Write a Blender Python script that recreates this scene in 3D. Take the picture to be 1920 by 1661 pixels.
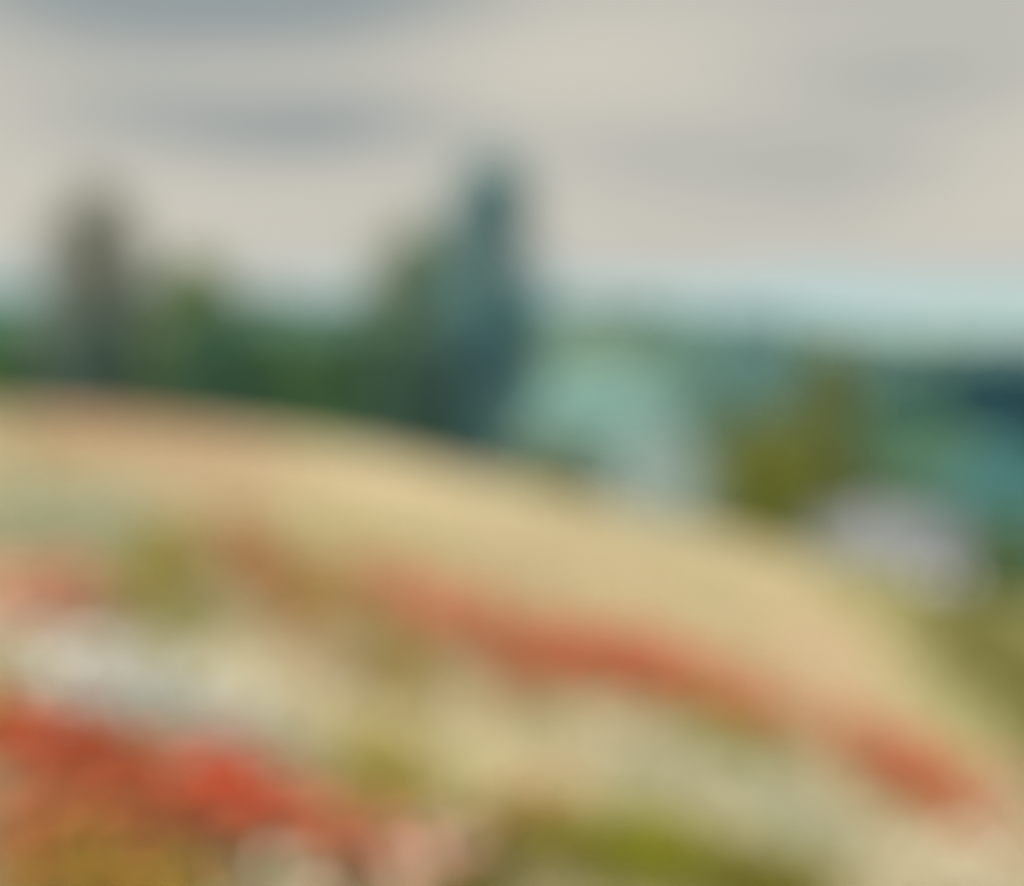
import bpy, math, random
import numpy as np

for o in list(bpy.data.objects): bpy.data.objects.remove(o)
scene = bpy.context.scene
col = scene.collection
rng = np.random.default_rng(7)
R = math.radians

# ------------------------------------------------------------------ camera, sky, sun, exposure
cam = bpy.data.cameras.new('camera'); camo = bpy.data.objects.new('camera', cam); col.objects.link(camo)
camo.location = (0, 0, 1.88); camo.rotation_euler = (R(90 - 3.23), 0, 0)
cam.lens = 50; cam.sensor_width = 36; cam.sensor_fit = 'HORIZONTAL'; cam.clip_start = .05; cam.clip_end = 9000
# a fast lens left focused at arm's length: the whole view is out of focus, as in the photograph
cam.dof.use_dof = True; cam.dof.focus_distance = .32; cam.dof.aperture_fstop = 2.74; cam.dof.aperture_blades = 0
scene.camera = camo
EXPOSURE = .8
SUN_EL, SUN_AZ = R(36), R(198)          # azimuth clockwise from +Y
world = bpy.data.worlds.new('World'); scene.world = world; world.use_nodes = True
nt = world.node_tree; nt.nodes.clear()
def N(t, **k):
    n = nt.nodes.new(t)
    for a, b in k.items(): setattr(n, a, b)
    return n
def L(a, b): nt.links.new(a, b)
def M(op, *a):
    n = N('ShaderNodeMath', operation=op)
    for i, v in enumerate(a):
        if isinstance(v, (int, float)): n.inputs[i].default_value = v
        else: L(v, n.inputs[i])
    return n.outputs[0]
def MIX(f, a, b):
    n = N('ShaderNodeMix', data_type='RGBA')
    for s, v in ((n.inputs[0], f), (n.inputs[6], a), (n.inputs[7], b)):
        if isinstance(v, (int, float)): s.default_value = v
        elif isinstance(v, tuple): s.default_value = (*v, 1)
        else: L(v, s)
    return n.outputs[2]
tc = N('ShaderNodeTexCoord'); sep = N('ShaderNodeSeparateXYZ'); L(tc.outputs['Generated'], sep.inputs[0])
X, Y, Z = sep.outputs
sky = N('ShaderNodeTexSky', sky_type='NISHITA', sun_disc=False, sun_elevation=SUN_EL, sun_rotation=SUN_AZ,
        altitude=100, air_density=1.0, dust_density=.35, ozone_density=3.0)
# a cloud sheet: noise on a plane overhead, seen in perspective, broken along the horizon
zz = M('ADD', M('MAXIMUM', Z, 0.0), .12)
comb = N('ShaderNodeCombineXYZ'); L(M('DIVIDE', X, zz), comb.inputs[0]); L(M('DIVIDE', Y, zz), comb.inputs[1])
def noise(scale, detail, off, rough=.55):
    mp = N('ShaderNodeMapping'); mp.inputs['Scale'].default_value = (scale, scale * 1.25, 1); mp.inputs['Location'].default_value = (off, off * .7, 0)
    L(comb.outputs[0], mp.inputs[0])
    n = N('ShaderNodeTexNoise'); n.inputs['Scale'].default_value = 1; n.inputs['Detail'].default_value = detail; n.inputs['Roughness'].default_value = rough
    L(mp.outputs[0], n.inputs['Vector']); return n.outputs[0]
n1 = noise(.9, 5, 3.1); n2 = noise(2.6, 4, 9.4)
az = M('ARCTAN2', X, Y); el = M('ARCSINE', Z)
azw = M('ADD', az, M('MULTIPLY', M('SUBTRACT', n2, .5), .10)); elw = M('ADD', el, M('MULTIPLY', M('SUBTRACT', n1, .5), .035))
def bank(a0, sa, e0, se, k):             # one long cloud bank at its bearing and height
    p = M('POWER', M('ABSOLUTE', M('DIVIDE', M('SUBTRACT', azw, a0), sa)), 2.4)
    q = M('POWER', M('ABSOLUTE', M('DIVIDE', M('SUBTRACT', elw, e0), se)), 2.0)
    return M('MULTIPLY', M('EXPONENT', M('MULTIPLY', M('ADD', p, q), -1.0)), k)
dark = M('MULTIPLY', M('SUBTRACT', n1, .42), .9)
for b in ((-.20, .165, .262, .047, 1.7), (-.20, .125, .163, .021, .72), (-.085, .07, .163, .02, .36),
          (.265, .085, .187, .022, .46), (.15, .12, .138, .024, .46), (.25, .07, .122, .02, .26), (.27, .24, .255, .035, .36)):
    dark = M('ADD', dark, bank(*b))
dark = M('MINIMUM', M('MAXIMUM', dark, 0.0), 1.0)
cloud = MIX(dark, (.625, .592, .515), (.296, .341, .352))
cover = N('ShaderNodeMapRange', interpolation_type='SMOOTHSTEP'); cover.inputs[1].default_value = .036; cover.inputs[2].default_value = .074
L(elw, cover.inputs[0])
CLEAR_K = .055
sk = N('ShaderNodeVectorMath', operation='MULTIPLY'); L(sky.outputs[0], sk.inputs[0]); sk.inputs[1].default_value = (.67, .79, .87)
# the sky texture is physically bright, so the cloud colours are scaled up to it and one strength serves both
cs = N('ShaderNodeVectorMath', operation='SCALE'); L(cloud, cs.inputs[0]); cs.inputs['Scale'].default_value = 2 ** -EXPOSURE / CLEAR_K
final = MIX(cover.outputs[0], sk.outputs[0], cs.outputs[0])
bg = N('ShaderNodeBackground'); bg.inputs['Strength'].default_value = CLEAR_K; L(final, bg.inputs[0])
wo = N('ShaderNodeOutputWorld'); L(bg.outputs[0], wo.inputs[0])

sl = bpy.data.lights.new('sun', 'SUN'); sl.energy = 4.6; sl.angle = R(6); sl.color = (1, .965, .91)
so = bpy.data.objects.new('sun', sl); col.objects.link(so)
so.rotation_euler = (R(90) - SUN_EL, 0, math.pi - SUN_AZ)
vs = scene.view_settings
vs.view_transform = 'Standard'; vs.look = 'None'; vs.gamma = 1; vs.exposure = EXPOSURE; vs.use_curve_mapping = False
scene.cycles.use_denoising = True; scene.cycles.denoising_input_passes = 'RGB'; scene.cycles.max_bounces = 5; scene.cycles.transparent_max_bounces = 4

# ------------------------------------------------------------------ helpers
def terrain(x, y):
    """height of the hillside: falls to the right, rounds over ahead and drops to a valley"""
    s = .24 * x if x > 0 else (.24 * 7.5 * math.tanh(x / 7.5))
    if x > 34: s = .24 * (34 + 12 * math.tanh((x - 34) / 12))
    if y < 60: p = -.00105 * max(y, 0) ** 2
    else:
        q = min(y - 60, 70.0); p = -3.78 - .126 * q + .0009 * q * q
    return p - s

def material(name, rough=.7, translucent=0., colour=None, noise_scale=0, noise_amp=0., bump=0., attr='Col', spec=.3):
    m = bpy.data.materials.new(name); m.use_nodes = True; t = m.node_tree; b = t.nodes['Principled BSDF']; out = t.nodes['Material Output']
    b.inputs['Roughness'].default_value = rough; b.inputs['Specular IOR Level'].default_value = spec
    if colour is None:
        a = t.nodes.new('ShaderNodeVertexColor'); a.layer_name = attr; c = a.outputs[0]
    else:
        a = t.nodes.new('ShaderNodeRGB'); a.outputs[0].default_value = (*colour, 1); c = a.outputs[0]
    if noise_scale:
        tcn = t.nodes.new('ShaderNodeTexCoord'); n = t.nodes.new('ShaderNodeTexNoise'); n.inputs['Scale'].default_value = noise_scale; n.inputs['Detail'].default_value = 6
        t.links.new(tcn.outputs['Object'], n.inputs['Vector'])
        mr = t.nodes.new('ShaderNodeMapRange'); mr.inputs[1].default_value = .3; mr.inputs[2].default_value = .7
        mr.inputs[3].default_value = 1 - noise_amp; mr.inputs[4].default_value = 1 + noise_amp; t.links.new(n.outputs[0], mr.inputs[0])
        sc = t.nodes.new('ShaderNodeVectorMath'); sc.operation = 'SCALE'; t.links.new(c, sc.inputs[0]); t.links.new(mr.outputs[0], sc.inputs['Scale']); c = sc.outputs[0]
        if bump:
            bp = t.nodes.new('ShaderNodeBump'); bp.inputs['Strength'].default_value = bump; t.links.new(n.outputs[0], bp.inputs['Height']); t.links.new(bp.outputs[0], b.inputs['Normal'])
    t.links.new(c, b.inputs['Base Color'])
    if translucent:
        tr = t.nodes.new('ShaderNodeBsdfTranslucent'); t.links.new(c, tr.inputs[0]); mx = t.nodes.new('ShaderNodeMixShader'); mx.inputs[0].default_value = translucent
        t.links.new(b.outputs[0], mx.inputs[1]); t.links.new(tr.outputs[0], mx.inputs[2]); t.links.new(mx.outputs[0], out.inputs[0])
    return m
MAT = dict(leaf=material('leaf', .55, .28), petal=material('petal', .6, .35), stem=material('stem', .6), blade=material('blade', .6, .3),
           bark=material('bark', .9, colour=(.11, .085, .06), noise_scale=6, noise_amp=.35, bump=.6),
           soil=material('soil', .95, noise_scale=14, noise_amp=.3, bump=.4, spec=.1),
           hill=material('hill', .95, noise_scale=.03, noise_amp=.3, colour=(.085, .125, .060), spec=.1))

def build(name, v, f, mat, parent=None, colour=None, smooth=False):
    """v (n,3); f list of index arrays (m,k)"""
    me = bpy.data.meshes.new(name); v = np.asarray(v, np.float32)
    f = [np.asarray(q, np.int32) for q in f if len(q)]
    me.vertices.add(len(v)); me.vertices.foreach_set('co', v.ravel())
    nl = sum(q.size for q in f); npoly = sum(len(q) for q in f)
    me.loops.add(nl); me.loops.foreach_set('vertex_index', np.concatenate([q.ravel() for q in f]))
    st, o = [], 0
    for q in f: st.append(o + np.arange(len(q)) * q.shape[1]); o += q.size
    me.polygons.add(npoly); me.polygons.foreach_set('loop_start', np.concatenate(st).astype(np.int32))
    if smooth: me.polygons.foreach_set('use_smooth', np.ones(npoly, bool))
    if colour is not None:
        ca = me.color_attributes.new('Col', 'FLOAT_COLOR', 'POINT')
        c = np.ones((len(v), 4), np.float32); c[:, :3] = colour; ca.data.foreach_set('color', c.ravel())
    me.materials.append(mat); me.update(); me.validate()
    ob = bpy.data.objects.new(name, me); col.objects.link(ob)
    if parent: ob.parent = parent
    return ob
def tag(o, label=None, cat=None, group=None, kind=None):
    if label: o['label'] = label
    if cat: o['category'] = cat
    if group: o['group'] = group
    if kind: o['kind'] = kind
    return o
def thing(name, loc, label, cat, group=None, rz=0):
    e = bpy.data.objects.new(name, None); col.objects.link(e); e.location = loc; e.rotation_euler.z = rz; e.empty_display_size = .2
    return tag(e, label, cat, group)
def spread(tv, tf, pos, rot, size):
    """copies of a template: pos (n,3), rot (n,3,3), size (n,) or (n,3)"""
    n, k = len(pos), len(tv); size = np.asarray(size, float)
    s = size[:, None, None] if size.ndim == 1 else size[:, None, :]
    v = np.einsum('nij,nkj->nki', rot, tv[None] * s) + pos[:, None, :]
    off = (np.arange(n) * k)[:, None, None]
    return v.reshape(-1, 3), [(np.asarray(q)[None] + off).reshape(-1, np.asarray(q).shape[1]) for q in tf]
def rotz_tilt(yaw, tilt, tdir):
    """spin about z by yaw then lean by tilt towards bearing tdir"""
    c, s = np.cos(yaw), np.sin(yaw); z = np.zeros_like(c); o = np.ones_like(c)
    A = np.stack([np.stack([c, -s, z], -1), np.stack([s, c, z], -1), np.stack([z, z, o], -1)], 1)
    ax, ay = -np.sin(tdir), np.cos(tdir); ct, st = np.cos(tilt), np.sin(tilt); k = 1 - ct
    B = np.stack([np.stack([ct + ax * ax * k, ax * ay * k, ay * st], -1), np.stack([ax * ay * k, ct + ay * ay * k, -ax * st], -1), np.stack([-ay * st, ax * st, ct], -1)], 1)
    return B @ A
def rand_rot(n):
    q = rng.normal(size=(n, 4)); q /= np.linalg.norm(q, axis=1)[:, None]; w, x, y, z = q.T
    return np.stack([np.stack([1 - 2 * (y * y + z * z), 2 * (x * y - z * w), 2 * (x * z + y * w)], -1),
                     np.stack([2 * (x * y + z * w), 1 - 2 * (x * x + z * z), 2 * (y * z - x * w)], -1),
                     np.stack([2 * (x * z - y * w), 2 * (y * z + x * w), 1 - 2 * (x * x + y * y)], -1)], 1)
def tubes(segs, sides=6):
    """segs: list of (p0, p1, r0, r1)"""
    V, Fq, o = [], [], 0
    for p0, p1, r0, r1 in segs:
        p0, p1 = np.array(p0, float), np.array(p1, float); d = p1 - p0; d /= np.linalg.norm(d) + 1e-9
        a = np.cross(d, (0, 0, 1) if abs(d[2]) < .9 else (1, 0, 0)); a /= np.linalg.norm(a); b = np.cross(d, a)
        th = np.arange(sides) * 2 * math.pi / sides; ring = np.cos(th)[:, None] * a + np.sin(th)[:, None] * b
        V += [p0 + ring * r0, p1 + ring * r1]; i = np.arange(sides); j = (i + 1) % sides
        Fq.append(np.stack([o + i, o + j, o + sides + j, o + sides + i], -1)); o += 2 * sides
    return np.concatenate(V), [np.concatenate(Fq)]
tz = np.vectorize(terrain, otypes=[float])
def jitter(c, n, amp=.25, hue=.08):
    c = np.asarray(c)[None] * (1 + rng.normal(0, amp, (n, 1))).clip(.35, 1.8)
    return (c * (1 + rng.normal(0, hue, (n, 3)))).clip(.002, .9)

# ------------------------------------------------------------------ layout, in metres (x right, y ahead)
POPPIES = [
    (-1.492, 4.667, 0.419, 0.285, 2.349, 240, 'red', 'dense scarlet poppy drift touching the left frame edge below pale blue-white flowers'),
    (-0.933, 4.583, 0.438, 0.196, 1.844, 270, 'red', 'deepest red poppy drift, between two wider drifts in the near grass'),
    (-0.606, 4.432, 0.287, 0.175, 1.8, 300, 'rose', 'rose-red poppy drift tailing off down the slope by the white flowers'),
    (-1.205, 4.17, 0.356, 0.272, -2.811, 230, 'rust', 'rust-orange poppies mixed into golden grass near the lower edge'),
    (-1.331, 3.795, 0.184, 0.116, 1.902, 50, 'rust', 'small rust poppy drift at the lower corner beside golden grass'),
    (-2.311, 6.922, 0.716, 0.276, 1.734, 170, 'salmon', 'pale pink poppy drift alone on the flat upper meadow'),
    (-1.722, 9.732, 1.61, 0.271, 1.849, 90, 'rust', 'brown-red poppy drift where the upper poppy band starts'),
    (-0.845, 9.457, 1.221, 0.388, 1.772, 78, 'rose', 'rosy poppy drift in the upper band above the olive weeds'),
    (-0.312, 9.147, 1.136, 0.322, 1.647, 100, 'rose', 'coral poppy drift joining the bright red middle of the band'),
    (0.213, 8.732, 1.033, 0.399, 1.51, 95, 'red', 'orange-red poppy drift, wide, halfway along the long band'),
    (0.788, 8.944, 1.061, 0.401, 1.394, 115, 'red', 'brightest red poppy drift of the long diagonal band'),
    (1.409, 8.643, 0.919, 0.382, 1.557, 95, 'rose', 'thin coral-pink poppy drift linking the two bright parts of the band'),
    (1.948, 8.171, 0.755, 0.321, 1.424, 80, 'rose', 'coral poppy drift in the lower stretch of the diagonal band'),
    (2.248, 7.599, 0.887, 0.303, 1.332, 100, 'red', 'red poppy drift at the lower end of the diagonal band'),
    (0.093, 5.065, 0.266, 0.168, 1.311, 40, 'rust', 'rust poppies at the tip of the bright green clump'),
    (-0.273, 4.404, 0.343, 0.12, 1.309, 220, 'blush', 'pale pink poppies between the scarlet drifts and the olive weeds'),
    (2.547, 7.152, 0.939, 0.11, 1.164, 90, 'blush', 'pale pink poppies beside the cream flowers at the slope foot'),
    (-0.021, 7.372, 0.399, 0.176, 1.775, 45, 'rust', 'sparse rust poppies trailing under the long red band'),
    (-1.075, 7.36, 0.681, 0.172, 1.921, 60, 'blush', 'sparse pink poppies on the straw bank under the brown-red drift'),
    (-4.032, 20.003, 4.495, 0.96, 1.771, 6, 'pink', 'faint peach poppies along the crest below the rounded olive tree'),
    (-5.537, 19.223, 6.904, 1.124, 1.725, 6, 'pink', 'faint peach poppies along the crest below the tall grey tree'),
]
DAISIES = [
    (-1.513, 5.637, 0.644, 0.396, 2.316, 350, 'blue', 'broad drift of pale blue-white flowers above the scarlet poppies'),
    (-1.927, 5.866, 0.386, 0.279, 1.748, 320, 'cream', 'cream daisies above the broad blue-white drift'),
    (-3.293, 10.254, 1.663, 0.699, 1.69, 90, 'mist', 'pale sage-white flowers on the upper meadow under the crest'),
    (1.893, 5.836, 0.629, 0.252, 1.11, 260, 'cream', 'large cream daisy patch at the slope foot'),
    (0.605, 6.863, 0.564, 0.35, 1.231, 40, 'cream', 'cream daisies in the straw below the brightest red drift'),
    (1.293, 6.425, 0.517, 0.33, 1.573, 40, 'sage', 'pale sage daisies under the lower stretch of the poppy band'),
    (-0.87, 7.209, 0.492, 0.144, 1.782, 110, 'sage', 'small pale daisy patch under the upper poppy band'),
    (-0.887, 5.299, 0.478, 0.16, 1.819, 120, 'sage', 'greyish daisies at the tail of the broad blue-white drift'),
    (-0.645, 3.983, 0.152, 0.083, 0.935, 220, 'sage', 'white daisies at the lower edge under the rose-red drift'),
    (-1.517, 4.195, 0.176, 0.07, 1.803, 160, 'cream', 'few cream daisies breaking the scarlet drift at its edge'),
    (-0.179, 4.766, 0.251, 0.076, 1.57, 35, 'blue', 'few grey-white daisies beside the bright green clump'),
]
GREENS = [
    (-2.226, 9.043, 1.949, 0.203, 1.774, 70, 'olive', 'olive weed clump standing alone on the upper meadow'),
    (-1.22, 8.635, 1.256, 0.215, 1.788, 190, 'umber', 'brownish olive weed clump below the start of the poppy band'),
    (-0.573, 7.429, 0.672, 0.145, 1.627, 130, 'umber', 'brownish olive weed clump under the coral poppies'),
    (-0.448, 5.349, 0.624, 0.207, 1.853, 190, 'olive', 'long olive weed clump on the straw bank'),
    (0.378, 5.246, 0.455, 0.336, -2.508, 190, 'green', 'bright green weed clump, widest of all, in the near straw'),
    (0.577, 5.129, 0.317, 0.224, 1.166, 190, 'green', 'rich green weed clump just below the widest one'),
    (0.952, 5.114, 0.338, 0.193, 1.184, 280, 'dark', 'dark olive weed clump at the lower edge'),
    (-0.099, 4.467, 0.343, 0.099, 1.352, 150, 'dark', 'olive weeds beside the pale pink poppies at the lower edge'),
    (-1.103, 3.775, 0.24, 0.189, -2.732, 240, 'gold', 'golden brown weeds at the lower edge under the rust poppies'),
    (-1.761, 5.046, 0.257, 0.183, 2.606, 130, 'umber', 'brown weeds above the scarlet poppy drift'),
    (6.349, 18.699, 10.318, 0.809, 1.306, 40, 'flank', 'green weed bank on the far right shoulder of the hill'),
    (1.14, 7.706, 0.527, 0.229, 1.66, 70, 'green', 'thin green weed streak under the pink poppies of the band'),
    (-1.784, 7.522, 0.685, 0.313, 1.745, 20, 'sagegreen', 'sparse yellow-green weeds beside the pale pink drift'),
    (-2.588, 8.477, 0.876, 0.368, 1.588, 16, 'sagegreen', 'sparse sage-green weeds behind the pale pink drift'),
]
TINTS = [
    (-1.676, 13.247, 1.774, 1.081, 1.802, 'moss'),
    (0.174, 12.755, 1.222, 0.931, 1.631, 'khaki'),
    (1.962, 14.34, 1.936, 0.727, 1.608, 'khaki'),
    (-1.88, 24.951, 7.485, 2.296, 1.737, 'pale'),
    (0.959, 27.025, 5.978, 3.298, 1.618, 'straw'),
    (2.025, 18.551, 6.266, 1.921, 1.52, 'straw'),
    (-3.402, 17.293, 3.891, 1.6, 1.633, 'peach'),
    (-4.299, 13.763, 1.981, 0.515, 1.631, 'khaki'),
    (0.533, 14.869, 1.986, 0.898, 1.566, 'peach'),
    (2.963, 13.238, 3.9, 0.626, 1.442, 'peach'),
    (-1.608, 6.878, 0.639, 0.334, 1.401, 'lime'),
    (-1.035, 6.739, 0.697, 0.209, 2.074, 'cream'),
    (-1.142, 5.89, 0.549, 0.197, 1.987, 'cream'),
    (-0.007, 6.099, 0.77, 0.503, 2.304, 'lime'),
    (0.679, 6.131, 0.603, 0.469, -2.864, 'straw'),
    (1.497, 5.789, 0.82, 0.245, 1.275, 'straw'),
    (0.481, 14.919, 1.881, 0.881, 1.464, 'straw'),
    (3.567, 11.438, 2.429, 0.399, 1.442, 'lime'),
    (-2.123, 8.616, 1.605, 0.265, 1.771, 'olive'),
    (-1.19, 8.753, 1.413, 0.25, 1.836, 'olive'),
    (-0.548, 7.436, 0.498, 0.119, 1.65, 'olive'),
    (-0.446, 5.339, 0.633, 0.188, 1.883, 'olive'),
    (1.111, 7.816, 0.581, 0.272, 1.68, 'olive'),
    (-2.64, 8.721, 1.006, 0.403, 1.466, 'olive'),
    (0.689, 6.876, 0.446, 0.314, 1.357, 'sage'),
    (1.317, 6.527, 0.58, 0.339, 1.709, 'sage'),
    (-3.269, 10.222, 1.759, 0.823, 1.679, 'sage'),
    (-1.376, 5.767, 0.702, 0.445, 2.233, 'sage'),
    (2.024, 5.939, 0.729, 0.305, 1.057, 'cream'),
    (5.965, 17.268, 6.563, 0.564, 1.273, 'green'),
    (-1.188, 4.021, 0.44, 0.376, 1.665, 'rust'),
    (0.466, 5.244, 0.593, 0.482, -2.946, 'green'),
    (-1.768, 9.692, 1.723, 0.305, 1.937, 'rust'),
    (0.655, 9.143, 1.129, 0.925, 1.738, 'rust'),
    (2.229, 7.874, 1.036, 0.41, 1.549, 'rust'),
    (-2.336, 6.895, 0.696, 0.324, 1.638, 'peach'),
    (0.946, 5.163, 0.438, 0.287, 1.005, 'green'),
    (-0.653, 6.517, 0.894, 0.239, 2.097, 'pale'),
    (0.069, 6.22, 0.662, 0.442, 3.015, 'pale'),
    (-1.253, 6.745, 0.459, 0.248, 2.263, 'pale'),
    (-1.945, 5.921, 0.382, 0.331, 1.613, 'cream'),
]
TREES = [
    ('poplar', -21.32, 74, 14.74, 5.55, (0.187, 0.204, 0.163), 'tall grey-green columnar tree on the left, apart from the other tall one'),
    ('round', -15.45, 70, 10.3, 4.96, (0.122, 0.177, 0.06), 'rounded olive-topped tree beside the tall grey-green one'),
    ('oval', -4.95, 76, 14.37, 5.84, (0.122, 0.186, 0.09), 'middle-height oval green tree pressed against the tallest tree'),
    ('poplar', -0.91, 70, 17.2, 5.25, (0.072, 0.19, 0.2), 'tallest tree, a blue-green column in the middle of the row'),
    ('shrub', -26.92, 72, 7.13, 5.27, (0.086, 0.193, 0.07), 'bright green hedge shrub at the picture edge'),
    ('shrub', -25.28, 76, 7.92, 4.9, (0.086, 0.193, 0.105), 'green hedge shrub just before the tall grey-green tree'),
    ('shrub', -20.14, 70, 7.4, 5.12, (0.061, 0.117, 0.095), 'dark slaty hedge shrub at the foot of the tall grey-green tree'),
    ('shrub', -17.9, 72, 7.15, 4.35, (0.078, 0.14, 0.082), 'hedge shrub between the tall grey-green and the rounded tree'),
    ('shrub', -14.23, 68, 7.17, 4.69, (0.049, 0.128, 0.076), 'very dark green hedge shrub under the rounded olive-topped tree'),
    ('shrub', -12.11, 72, 7.4, 4.64, (0.086, 0.182, 0.058), 'mid green hedge shrub after the rounded olive-topped tree'),
    ('shrub', -9.16, 70, 7.15, 4.52, (0.055, 0.133, 0.051), 'dark green hedge shrub halfway between the two tall trees'),
    ('shrub', -6.86, 72, 7.89, 4.64, (0.055, 0.124, 0.07), 'dark green hedge shrub before the oval tree'),
    ('shrub', -4.07, 68, 7.24, 4.97, (0.046, 0.099, 0.07), 'darkest hedge shrub under the oval tree'),
    ('shrub', -1.4, 68, 8.06, 3.83, (0.041, 0.113, 0.125), 'blue-black hedge shrub at the foot of the tallest tree'),
    ('shrub', 0.4, 72, 7.68, 3.11, (0.061, 0.161, 0.117), 'last green hedge shrub after the tallest tree'),
    ('willow', 4.15, 66, 7.26, 8.24, (0.245, 0.432, 0.399), 'pale silvery green willow, round, after the tallest tree'),
    ('shrub', 6.2, 60, 3.66, 4.39, (0.33, 0.414, 0.388), 'low pale grey shrub in front of the silvery willow'),
    ('shrub', 1.69, 60, 2.8, 3.83, (0.14, 0.19, 0.11), 'low green shrub between hedge and pale grey shrub'),
    ('shrub', 10.58, 60, 5.5, 5.74, (0.138, 0.154, 0.021), 'dark olive shrub rising over the crest, broadest in the valley'),
    ('oval', 14.62, 66, 10.88, 3.71, (0.112, 0.145, 0.05), 'slender yellow-green tree behind the dark olive shrub'),
    ('oval', 9.25, 150, 16.49, 13.89, (0.197, 0.278, 0.183), 'pale olive tree far behind the silvery willow'),
    ('round', 17.35, 160, 17.34, 15.12, (0.118, 0.23, 0.174), 'grey-green tree far behind, next to the pale olive one'),
    ('round', 24.14, 150, 16.54, 13.56, (0.105, 0.227, 0.227), 'blue-green round tree in the gap behind the dark olive shrub'),
    ('round', 15.25, 110, 11.72, 8.99, (0.105, 0.196, 0.15), 'dull green tree between willow and dark olive shrub'),
    ('round', 28.82, 130, 16.5, 7.31, (0.112, 0.145, 0.05), 'teal-green tree half hidden by the slender yellow-green one'),
    ('round', 27.39, 100, 12.09, 10.35, (0.087, 0.211, 0.132), 'broad mid green tree behind the cottage'),
    ('round', 28.39, 90, 10.38, 7.73, (0.098, 0.196, 0.122), 'green tree above the cottage roof end'),
    ('oval', 29.66, 84, 10.24, 7.78, (0.082, 0.242, 0.244), 'teal tree at the right picture edge below the spruces'),
    ('shrub', 21.49, 62, 3.95, 4.53, (0.087, 0.146, 0.061), 'dark green shrub beside the cottage end'),
    ('shrub', 17.81, 74, 5.41, 5.41, (0.123, 0.179, 0.087), 'small green shrub behind the cottage ridge'),
    ('spruce', 45.23, 175, 19.16, 11.48, (0.02, 0.082, 0.086), 'spruce at the inner end of the dark group'),
    ('spruce', 48.63, 172, 20.26, 11.29, (0.02, 0.082, 0.086), 'second spruce from the inner end of the dark group'),
    ('spruce', 52.18, 170, 21.35, 11.16, (0.02, 0.082, 0.086), 'third spruce from the inner end of the dark group'),
    ('spruce', 54.33, 165, 22.46, 8.17, (0.019, 0.094, 0.115), 'fourth spruce from the inner end of the dark group'),
    ('spruce', 56.27, 160, 23.06, 8.58, (0.012, 0.074, 0.104), 'blackest spruce, at the right picture edge'),
    ('spruce', 62.05, 165, 22.91, 8.85, (0.012, 0.074, 0.104), 'spruce cut by the right picture edge'),
    ('spruce', 47.71, 140, 20.05, 6.93, (0.012, 0.067, 0.089), 'front spruce standing before the dark group'),
    ('spruce', 51.64, 140, 20.3, 6.93, (0.012, 0.067, 0.089), 'front spruce beside the blackest one'),
]
def inside(p, x, y):
    cx, cy, r1, r2, th = p[:5]; dx, dy = x - cx, y - cy
    u = (dx * math.cos(th) + dy * math.sin(th)) / r1; w = (-dx * math.sin(th) + dy * math.cos(th)) / r2
    return u * u + w * w
def scatter(p, n, soft=.22):
    """n points in an elliptical patch with a ragged edge"""
    cx, cy, r1, r2, th = p[:5]
    r = np.sqrt(rng.random(n)) * (1 + rng.normal(0, soft, n)); a = rng.random(n) * 2 * math.pi
    u, w = r * np.cos(a) * r1, r * np.sin(a) * r2
    return cx + u * math.cos(th) - w * math.sin(th), cy + u * math.sin(th) + w * math.cos(th)

# ------------------------------------------------------------------ ground
TINT = dict(straw=(.405, .35, .21), lime=(.44, .435, .205), peach=(.47, .36, .235), khaki=(.38, .32, .17), sage=(.32, .37, .28), cream=(.56, .50, .38), pale=(.56, .49, .32), moss=(.33, .335, .15),
            green=(.21, .205, .065), olive=(.27, .25, .085), rust=(.34, .19, .06))
def tint(x, y):
    """colour of the sward at a place: straw, changing from patch to patch"""
    c = np.tile(np.array(TINT['straw']), (len(x), 1)); c *= (1 + .12 * np.sin(x * 1.7 + 1.3 * np.sin(y * .9)) * np.sin(y * 1.1 + x * .6))[:, None]
    for p in TINTS:
        w = np.exp(-1.1 * inside(p, x, y))[:, None] * .9; c = c * (1 - w) + np.array(TINT[p[5]]) * w
    # the flank that falls away to the right has stayed green
    w = np.clip((x - 1.45 - .125 * y) / 1.5, 0, 1)[:, None]; w = w * w * (3 - 2 * w) * (y > 6)[:, None]; c = c * (1 - w) + np.array((.265, .25, .095)) * w
    far = np.clip((y - 34) / 20, 0, 1)[:, None]; c = c * (1 - far) + np.array((.13, .17, .06)) * far
    return c
def sheet(name, xs, ys, hf, cf, mat):
    gx, gy = np.meshgrid(xs, ys); x, y = gx.ravel(), gy.ravel(); nx = len(xs)
    i = (np.arange(len(ys) - 1)[:, None] * nx + np.arange(nx - 1)[None]).ravel()
    return build(name, np.stack([x, y, hf(x, y)], -1), [np.stack([i, i + 1, i + nx + 1, i + nx], -1)], mat, colour=cf(x, y) if cf else None, smooth=True)
def axis(lim, near, step, grow):
    a, s = [0.], step
    while a[-1] < lim:
        if a[-1] > near: s *= grow
        a.append(a[-1] + s)
    return np.array(a)
ax = axis(3500, 12, .25, 1.12)
xs = np.concatenate([-ax[:0:-1], ax]); ys = np.concatenate([-axis(400, 2, .5, 1.2)[:0:-1], axis(5000, 60, .25, 1.12)])
tag(sheet('ground', xs, ys, lambda x, y: tz(x, y), lambda x, y: tint(x, y) * .9, MAT['soil']), 'straw-coloured hillside falling away into a green valley', kind='structure')

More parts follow.
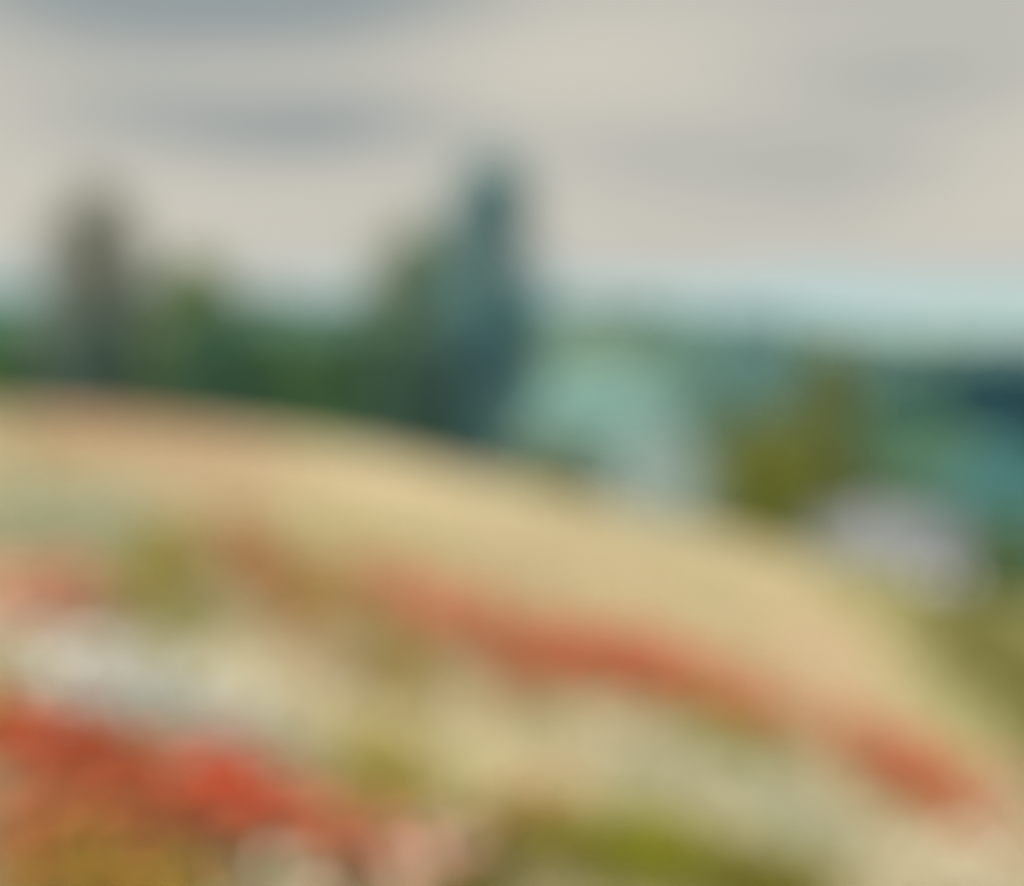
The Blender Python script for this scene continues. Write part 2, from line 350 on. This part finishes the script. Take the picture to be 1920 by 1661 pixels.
# far wooded ridge closing the valley
def ridge(x, y):
    s = np.clip((y - 330) / 560, 0, 1); s = s * s * (3 - 2 * s)
    top = 23 - .088 * x + 5 * np.sin(x / 140 + .6) + 3 * np.sin(x / 61)
    return -14 + (np.clip(top, 6, 33) + 16) * s - np.clip((y - 1300) / 900, 0, 1) * 10
hx = np.linspace(-1500, 1500, 100); hy = np.linspace(300, 2200, 50)
tag(sheet('hills', hx, hy, lambda x, y: ridge(x, y), None, MAT['hill']), 'low wooded ridge along the horizon', kind='structure')
# woodland on the ridge: far too many crowns to count
n = 2600; fy = 380 + 800 * rng.random(n) ** 1.3; fx = (rng.random(n) * 2 - 1) * (.55 * fy + 60)
nv = 26; th = rng.random((nv,)) * 6.28; zz_ = np.linspace(-.75, 1, nv)
lat, lon = np.meshgrid(np.linspace(-.5, 1.45, 5), np.arange(8) * math.pi / 4, indexing='ij')
tv = np.stack([np.cos(lat) * np.cos(lon), np.cos(lat) * np.sin(lon), np.sin(lat) * .95 + .3], -1).reshape(-1, 3)
tq = np.array([[r * 8 + i, r * 8 + (i + 1) % 8, (r + 1) * 8 + (i + 1) % 8, (r + 1) * 8 + i] for r in range(4) for i in range(8)])
pos = np.stack([fx, fy, ridge(fx, fy) + 1.5], -1); yaw = rng.random(n) * 6.28
sz = (3.2 + 3.2 * rng.random(n))
v, f = spread(tv, [tq], pos, rotz_tilt(yaw, rng.random(n) * .2, yaw), np.stack([sz, sz, sz * (1 + .5 * rng.random(n))], -1))
v += rng.normal(0, .55, v.shape)
cc = np.repeat(jitter((.065, .135, .115), n, .25), len(tv), 0)
tag(build('far_forest', v, f, MAT['leaf'], colour=cc), 'blue-green woodland covering the far ridge', 'woodland', kind='stuff')

# ------------------------------------------------------------------ trees and shrubs
LEAF = np.array([(0, -.5, 0), (.30, -.05, .10), (0, .5, -.05), (-.30, -.05, .10)]); LEAF_F = [np.array([(0, 1, 2), (0, 2, 3)])]
def crown_radius(kind, h):
    if kind == 'poplar': return np.interp(h, [0, .08, .3, .6, .85, 1], [.95, 1, 1, 1, .84, .30])
    if kind == 'oval': return np.interp(h, [0, .15, .45, .75, .92, 1], [.45, .85, 1, .85, .5, .08])
    if kind == 'shrub': return np.interp(h, [0, .1, .4, .62, .8, .92, 1], [.85, 1, 1, .86, .62, .38, .12])
    if kind == 'spruce': return np.interp(h, [0, .05, 1], [.8, 1, .03])
    return np.interp(h, [0, .12, .45, .75, .92, 1], [.4, .82, 1, .84, .5, .1])
NAME = dict(poplar='poplar_tree', oval='leafy_tree', round='leafy_tree', shrub='hedge_shrub', willow='willow_tree', spruce='spruce_tree')
CAT = dict(poplar='tree', oval='tree', round='tree', shrub='shrub', willow='tree', spruce='tree')
CLEAR = dict(poplar=.06, oval=.14, round=.16, shrub=.02, willow=.10, spruce=.04)
COUNT = dict(poplar=15000, oval=8500, round=9000, shrub=7500, willow=11000, spruce=8000)
GROUP = dict(shrub='shrubs of the hedge and valley', spruce='dark spruces across the valley', poplar='tall columnar trees', oval='leafy trees of the valley', round='leafy trees of the valley')
def tree(kind, x, y, h, w, c, label):
    z = terrain(x, y) - .05; root = thing(NAME[kind], (x, y, z), label, CAT[kind], GROUP.get(kind))
    z0 = CLEAR[kind] * h; hh = h - z0; n = COUNT[kind]
    lean = rng.normal(0, .015, 2)
    segs, r0 = [], max(.05, .016 * h) * (1.3 if kind == 'willow' else 1)
    P = [np.array((0, 0, 0.))]
    top = {'round': .72, 'willow': .6, 'shrub': .6}.get(kind, .95)
    for i in range(1, 7): P.append(np.array((lean[0] * h * i / 6 + rng.normal(0, .01 * w), lean[1] * h * i / 6 + rng.normal(0, .01 * w), top * h * i / 6)))
    for i in range(6): segs.append((P[i], P[i + 1], r0 * (1 - i / 6.5), r0 * (1 - (i + 1) / 6.5)))
    # limbs carry leaf clumps
    K = {'poplar': 150, 'spruce': 130, 'shrub': 70, 'willow': 110}.get(kind, 90)
    hk = rng.random(K) ** {'spruce': 1.25, 'poplar': 1.0}.get(kind, .9); ak = rng.random(K) * 6.283
    lob = 1 + .16 * np.sin(ak * 3 + rng.random() * 6) * (kind not in ('poplar', 'spruce')) + rng.normal(0, .10, K)
    rk = crown_radius(kind, hk) * w / 2 * lob * np.sqrt(.25 + .75 * rng.random(K)) * .88
    C = np.stack([rk * np.cos(ak), rk * np.sin(ak), z0 + hk * hh * .93], -1); C[:, :2] += lean * C[:, 2:3]
    for q in C[:: 3]:
        zb = max(.1 * h, q[2] - (.8 if kind == 'poplar' else .45) * w * .6) if kind != 'spruce' else q[2] + .03 * h
        zb = min(zb, top * h * .97); b = np.array((lean[0] * zb, lean[1] * zb, zb)); mid = (b + q) / 2 + (0, 0, .05 * w)
        segs += [(b, mid, r0 * .3, r0 * .18), (mid, q, r0 * .18, r0 * .05)]
    v, f = tubes(segs, 6); build('trunk', v, f, MAT['bark'], root)
    k = rng.integers(0, K, n); spread_r = w * {'poplar': .115, 'spruce': .10, 'shrub': .13}.get(kind, .12)
    d = rng.normal(0, 1, (n, 3)) * spread_r * (1, 1, 1.1 if kind == 'poplar' else .8)
    if kind == 'spruce': d[:, 2] *= .45
    if kind == 'willow': d[:, 2] -= np.abs(rng.normal(0, .06 * h, n))
    pos = C[k] + d; pos[:, 2] = np.clip(pos[:, 2], .04 * h, h * 1.08)
    size = (.0034 * y * (.7 + .6 * rng.random(n))) * (1.15 if kind in ('shrub', 'spruce') else 1)
    if kind == 'willow': rot = rotz_tilt(rng.random(n) * 6.28, 1.2 + rng.random(n) * .6, rng.random(n) * 6.28); sz = np.stack([size * .55, size * 1.7, size], -1)
    else: rot = rand_rot(n); sz = np.stack([size, size * 1.25, size], -1)
    v, f = spread(LEAF, LEAF_F, pos, rot, sz)
    tone = (1 + rng.normal(0, .16, K))[k][:, None]
    cc = np.repeat(np.clip(jitter(c, n, .2) * tone, .003, .8), 4, 0)
    tag(build('crown', v, f, MAT['leaf'], root, cc), kind='stuff')
    return root
for t in TREES: tree(*t)

# ------------------------------------------------------------------ cottage
def box(x0, x1, y0, y1, z0, z1):
    v = np.array([(x, y, z) for z in (z0, z1) for y in (y0, y1) for x in (x0, x1)], float)
    return v, np.array([(0, 2, 3, 1), (4, 5, 7, 6), (0, 1, 5, 4), (2, 6, 7, 3), (0, 4, 6, 2), (1, 3, 7, 5)])
def boxes(name, bs, mat, parent):
    V, Fs = [], []
    for i, b in enumerate(bs):
        v, f = box(*b); V.append(v); Fs.append(f + 8 * i)
    return build(name, np.concatenate(V), [np.concatenate(Fs)], mat, parent)
def cottage(x, y, W, D, wall_h, roof_h):
    z = min(terrain(x + sx * W / 2, y + sy * D / 2) for sx in (-1, 1) for sy in (-1, 1))
    e = thing('stone_cottage', (x, y, z), 'small pale cottage with grey roof beyond the shoulder of the hill', 'house', rz=R(-6))
    stone = material('render_wall', .9, colour=(.27, .285, .31), noise_scale=3, noise_amp=.12, bump=.2)
    slate = material('slate', .65, colour=(.14, .15, .158), noise_scale=5, noise_amp=.2, bump=.25)
    wood = material('painted_wood', .6, colour=(.30, .33, .34)); glass = material('window_glass', .12, colour=(.03, .04, .05), spec=.6)
    a, b = W / 2, D / 2; H = wall_h
    holes = [(-a + .8, -a + 1.6, .95, 1.95), (-a + 3.5, -a + 4.3, .95, 1.95), (a - .95, a - .35, .95, 1.95)]; door = (-a + 2.15, -a + 3.0, .02, 2.0)
    xs_ = sorted({-a, a, *[q for h in holes + [door] for q in h[:2]]}); bs = []
    t = .3
    for i in range(len(xs_) - 1):
        m = (xs_[i] + xs_[i + 1]) / 2; h = [q for q in holes + [door] if q[0] < m < q[1]]
        if h: bs += [(xs_[i], xs_[i + 1], -b, -b + t, 0 if h[0][2] > .1 else -.02, h[0][2]), (xs_[i], xs_[i + 1], -b, -b + t, h[0][3], H)]
        else: bs.append((xs_[i], xs_[i + 1], -b, -b + t, 0, H))
    bs += [(-a, a, b - t, b, 0, H), (-a, -a + t, -b + t, b - t, 0, H), (a - t, a, -b + t, b - t, 0, H)]
    boxes('wall', bs, stone, e)
    for s in (-1, 1):
        v = np.array([(s * (a - .02), -b, H), (s * (a - .02), b, H), (s * (a - .02), 0, H + roof_h - .12), (s * (a - .3), -b, H), (s * (a - .3), b, H), (s * (a - .3), 0, H + roof_h - .12)])
        build('gable', v, [np.array([(0, 1, 2), (3, 5, 4)]), np.array([(0, 3, 4, 1), (1, 4, 5, 2), (2, 5, 3, 0)])], stone, e)
    # slates in overlapping courses on both slopes
    V, Fs = [], []; k = 0; nc = 9; o = .3
    for s in (-1, 1):
        for i in range(nc):
            f0, f1 = i / nc, (i + 1.25) / nc; f1 = min(f1, 1.0)
            y0, z0 = s * (b + o) * (1 - f0), H - o * roof_h / b + (roof_h + o * roof_h / b) * f0
            y1, z1 = s * (b + o) * (1 - f1), H - o * roof_h / b + (roof_h + o * roof_h / b) * f1
            V.append(np.array([(-a - .25, y0, z0 + .07), (a + .25, y0, z0 + .07), (a + .25, y1, z1 + .03), (-a - .25, y1, z1 + .03),
                               (-a - .25, y0, z0 + .02), (a + .25, y0, z0 + .02), (a + .25, y1, z1 - .03), (-a - .25, y1, z1 - .03)]))
            Fs.append(np.array([(0, 1, 2, 3), (4, 7, 6, 5), (0, 4, 5, 1), (1, 5, 6, 2), (2, 6, 7, 3), (3, 7, 4, 0)]) + 8 * k); k += 1
    rf = build('roof', np.concatenate(V), [np.concatenate(Fs)], slate, e)
    boxes('ridge_cap', [(-a - .26, a + .26, -.12, .12, H + roof_h + .01, H + roof_h + .12)], slate, rf)
    boxes('chimney', [(-.6, -.1, -.26, .26, H + roof_h - .4, H + roof_h + .42), (-.66, -.04, -.32, .32, H + roof_h + .422, H + roof_h + .50)], stone, rf)
    for x0, x1, z0, z1 in holes:
        y0 = -b + .12; w_ = boxes('window', [(x0, x0 + .06, y0, y0 + .06, z0, z1), (x1 - .06, x1, y0, y0 + .06, z0, z1), (x0 + .06, x1 - .06, y0, y0 + .06, z1 - .06, z1), (x0 + .06, x1 - .06, y0, y0 + .06, z0, z0 + .06),
                         ((x0 + x1) / 2 - .02, (x0 + x1) / 2 + .02, y0 + .005, y0 + .055, z0 + .06, z1 - .06)], wood, e)
        boxes('pane', [(x0 + .06, (x0 + x1) / 2 - .02, y0 + .02, y0 + .035, z0 + .06, z1 - .06)], glass, w_); boxes('pane', [((x0 + x1) / 2 + .02, x1 - .06, y0 + .02, y0 + .035, z0 + .06, z1 - .06)], glass, w_)
        boxes('sill', [(x0 - .06, x1 + .06, -b - .06, -b + .11, z0 - .08, z0 - .003)], stone, w_)
    x0, x1, z0, z1 = door; d_ = boxes('door', [(x0 + i * (x1 - x0) / 5 + .004, x0 + (i + 1) * (x1 - x0) / 5 - .004, -b + .10, -b + .15, z0, z1 - .01) for i in range(5)], wood, e)
    boxes('handle', [(x1 - .16, x1 - .10, -b + .05, -b + .098, 1.0, 1.14)], glass, d_)
    return e
cottage(15.35, 59.0, 6.1, 4.2, 2.5, 1.4)

# ------------------------------------------------------------------ sward
BLADE = np.array([(-.5, 0, 0), (.5, 0, 0), (.42, .10, .5), (-.42, .10, .5), (0, .38, 1)]); BLADE_F = [np.array([(0, 1, 2, 3)]), np.array([(3, 2, 4)])]
def blades(x, y, h, w, c):
    n = len(x); pos = np.stack([x, y, tz(x, y) - .01], -1); yaw = rng.random(n) * 6.283
    v, f = spread(BLADE, BLADE_F, pos, rotz_tilt(yaw, np.abs(rng.normal(.12, .16, n)), rng.random(n) * 6.283), np.stack([w, h * .8, h], -1))
    return v, f, np.repeat(c, 5, 0)
X_, Y_, W_ = [], [], []
for y0, y1, dens, wid in ((2.2, 5, 1500, .008), (5, 9, 1150, .0105), (9, 15, 300, .014), (15, 26, 120, .024), (26, 44, 42, .045)):
    half = .42 * y1 + 1.2; n = int(dens * (y1 - y0) * 2 * half); yy = y0 + (y1 - y0) * rng.random(n); xx = (rng.random(n) * 2 - 1) * half
    k = np.abs(xx) < .42 * yy + 1.2; X_.append(xx[k]); Y_.append(yy[k]); W_.append(np.full(k.sum(), wid))
xx, yy, ww = (np.concatenate(q) for q in (X_, Y_, W_))
keep = np.ones(len(xx), bool); dice = rng.random(len(xx))
for p in POPPIES + DAISIES + GREENS:
    keep &= ~((inside(p, xx, yy) < 1.1) & (dice < min(.4, p[5] * .003)) & (p[1] < 14))
xx, yy, ww = xx[keep], yy[keep], ww[keep]; n = len(xx)
hh = .25 * (.6 + .6 * rng.random(n)); c = tint(xx, yy) * (1 + rng.normal(0, .16, (n, 1))).clip(.5, 1.5) * (1 + rng.normal(0, .04, (n, 3)))
v, f, cc = blades(xx, yy, hh, ww * (.7 + .6 * rng.random(n)), c.clip(.01, .8))
tag(build('meadow_grass', v, f, MAT['blade'], colour=cc), 'dry straw-coloured meadow grass covering the hillside', 'grass', kind='stuff')

# ------------------------------------------------------------------ flowers and weeds, one object for each drift
def petal_ring(k, r, cup, wide):
    V, Q = [], []
    for i in range(k):
        a = i * 2 * math.pi / k; ca, sa = math.cos(a), math.sin(a)
        for u, w, z in ((.06, 0, 0), (.55 * r, -.55 * wide, .45 * cup), (.55 * r, .55 * wide, .45 * cup), (r * .9, -.62 * wide, cup), (r, 0, cup * 1.05), (r * .9, .62 * wide, cup)):
            V.append((u * ca - w * sa, u * sa + w * ca, z))
        b = 6 * i; Q += [(b, b + 2, b + 5, b + 4), (b, b + 4, b + 3, b + 1)]
    return np.array(V), [np.array(Q)]
POPPY = petal_ring(4, 1.0, .55, 1.1); DAISY = petal_ring(9, 1.0, .12, .42)
a6 = np.arange(6) * math.pi / 3
HEART = (np.concatenate([np.stack([np.cos(a6) * .24, np.sin(a6) * .24, np.full(6, .02)], -1), np.stack([np.cos(a6) * .16, np.sin(a6) * .16, np.full(6, .24)], -1), [(0, 0, .28)]]),
         [np.array([(i, (i + 1) % 6, 6 + (i + 1) % 6, 6 + i) for i in range(6)]), np.array([(6 + i, 6 + (i + 1) % 6, 12) for i in range(6)])])
HUE = dict(red=(.51, .070, .026), rose=(.50, .13, .065), pink=(.54, .20, .13), rust=(.38, .115, .04), blush=(.62, .36, .27), salmon=(.61, .27, .19),
           blue=(.64, .70, .76), cream=(.70, .65, .54), sage=(.58, .60, .50), mist=(.36, .45, .40))
def flowers(p, kind):
    cx, cy, r1, r2, th, dens, hue, label = p
    n = int(min(1100, max(14, dens * math.pi * r1 * r2))); base = np.array((cx, cy, terrain(cx, cy)))
    poppy = kind == 'poppy_drift'
    root = thing(kind, base, label, 'poppies' if poppy else 'daisies', 'drifts of poppies in the meadow' if poppy else 'drifts of pale flowers in the meadow')
    x, y = scatter(p, n); g = np.stack([x, y, tz(x, y)], -1) - base
    h = .29 * (.8 + .35 * rng.random(n)); bend = rng.normal(0, .03, (n, 2)); tip = g + np.stack([bend[:, 0], bend[:, 1], h], -1)
    big = 1.0 if cy < 14 else 1.25
    size = (.036 if poppy else .027) * big * (.75 + .5 * rng.random(n))
    face = rng.random(n) * 6.283; rot = rotz_tilt(rng.random(n) * 6.283, np.abs(rng.normal(.35, .3, n)), face)
    tv, tf = POPPY if poppy else DAISY
    if poppy: sz = np.stack([size, size, size * (.6 + .9 * rng.random(n))], -1)
    else: sz = size
    v, f = spread(tv, tf, tip, rot, sz); v += rng.normal(0, .002, v.shape)
    tag(build('petals', v, f, MAT['petal'], root, np.repeat(jitter(HUE[hue], n, .13, .05), len(tv), 0)), kind='stuff')
    v, f = spread(*HEART, tip + rot[:, :, 2] * .001, rot, size)
    tag(build('flower_centres', v, f, MAT['stem'], root, np.repeat(jitter((.03, .03, .02) if poppy else (.62, .42, .05), n, .2), 13, 0)), kind='stuff')
    segs = []
    for i in range(n):
        m = (g[i] + tip[i]) / 2 - (bend[i, 0] * .3, bend[i, 1] * .3, 0); segs += [(g[i], m, .0022, .0018), (m, tip[i], .0018, .0014)]
    v, f = tubes(segs, 3); tag(build('stems', v, f, MAT['stem'], root, np.tile((.22, .22, .08), (len(v), 1))), kind='stuff')
    m = n * 2; k = rng.integers(0, n, m); pos = g[k] + np.stack([rng.normal(0, .02, m), rng.normal(0, .02, m), rng.random(m) * .17 + .02], -1)
    s = .05 + .05 * rng.random(m); v, f = spread(LEAF, LEAF_F, pos, rotz_tilt(rng.random(m) * 6.28, rng.normal(0, .5, m), rng.random(m) * 6.28), np.stack([s * .5, s, s], -1))
    tag(build('leaves', v, f, MAT['leaf'], root, np.repeat(jitter((.27, .25, .10), m, .2), 4, 0)), kind='stuff')
for p in POPPIES: flowers(p, 'poppy_drift')
for p in DAISIES: flowers(p, 'daisy_drift')
GHUE = dict(olive=(.35, .295, .07), umber=(.35, .25, .06), green=(.22, .23, .014), dark=(.15, .14, .008), gold=(.40, .265, .045), sagegreen=(.27, .28, .11), flank=(.19, .185, .05))
def weeds(p):
    cx, cy, r1, r2, th, dens, hue, label = p
    n = int(min(700, max(10, dens * math.pi * r1 * r2))); base = np.array((cx, cy, terrain(cx, cy)))
    root = thing('weed_clump', base, label, 'weeds', 'clumps of weeds in the meadow')
    x, y = scatter(p, n); g = np.stack([x, y, tz(x, y)], -1) - base; h = .31 * (.75 + .4 * rng.random(n)); bend = rng.normal(0, .04, (n, 2))
    tip = g + np.stack([bend[:, 0], bend[:, 1], h], -1)
    v, f = tubes([(g[i], tip[i], .004, .0018) for i in range(n)], 4); tag(build('stems', v, f, MAT['stem'], root, np.tile(np.array(GHUE[hue]) * .9, (len(v), 1))), kind='stuff')
    q = 16; k = np.repeat(np.arange(n), q); m = n * q; u = rng.random(m) ** .8; a = rng.random(m) * 6.283
    big = 1 + max(0, cy - 9) * .05
    s = (.06 + .06 * rng.random(m)) * (1.15 - .5 * u) * big
    pos = g[k] + (tip - g)[k] * u[:, None] + np.stack([np.cos(a) * s * .45, np.sin(a) * s * .45, s * .1], -1)
    v, f = spread(LEAF, LEAF_F, pos, rotz_tilt(a - math.pi / 2, rng.normal(-.35, .35, m), a), np.stack([s * .8, s * 1.1, s], -1))
    tag(build('leaves', v, f, MAT['leaf'], root, np.repeat(jitter(GHUE[hue], m, .2), 4, 0)), kind='stuff')
for p in GREENS: weeds(p)
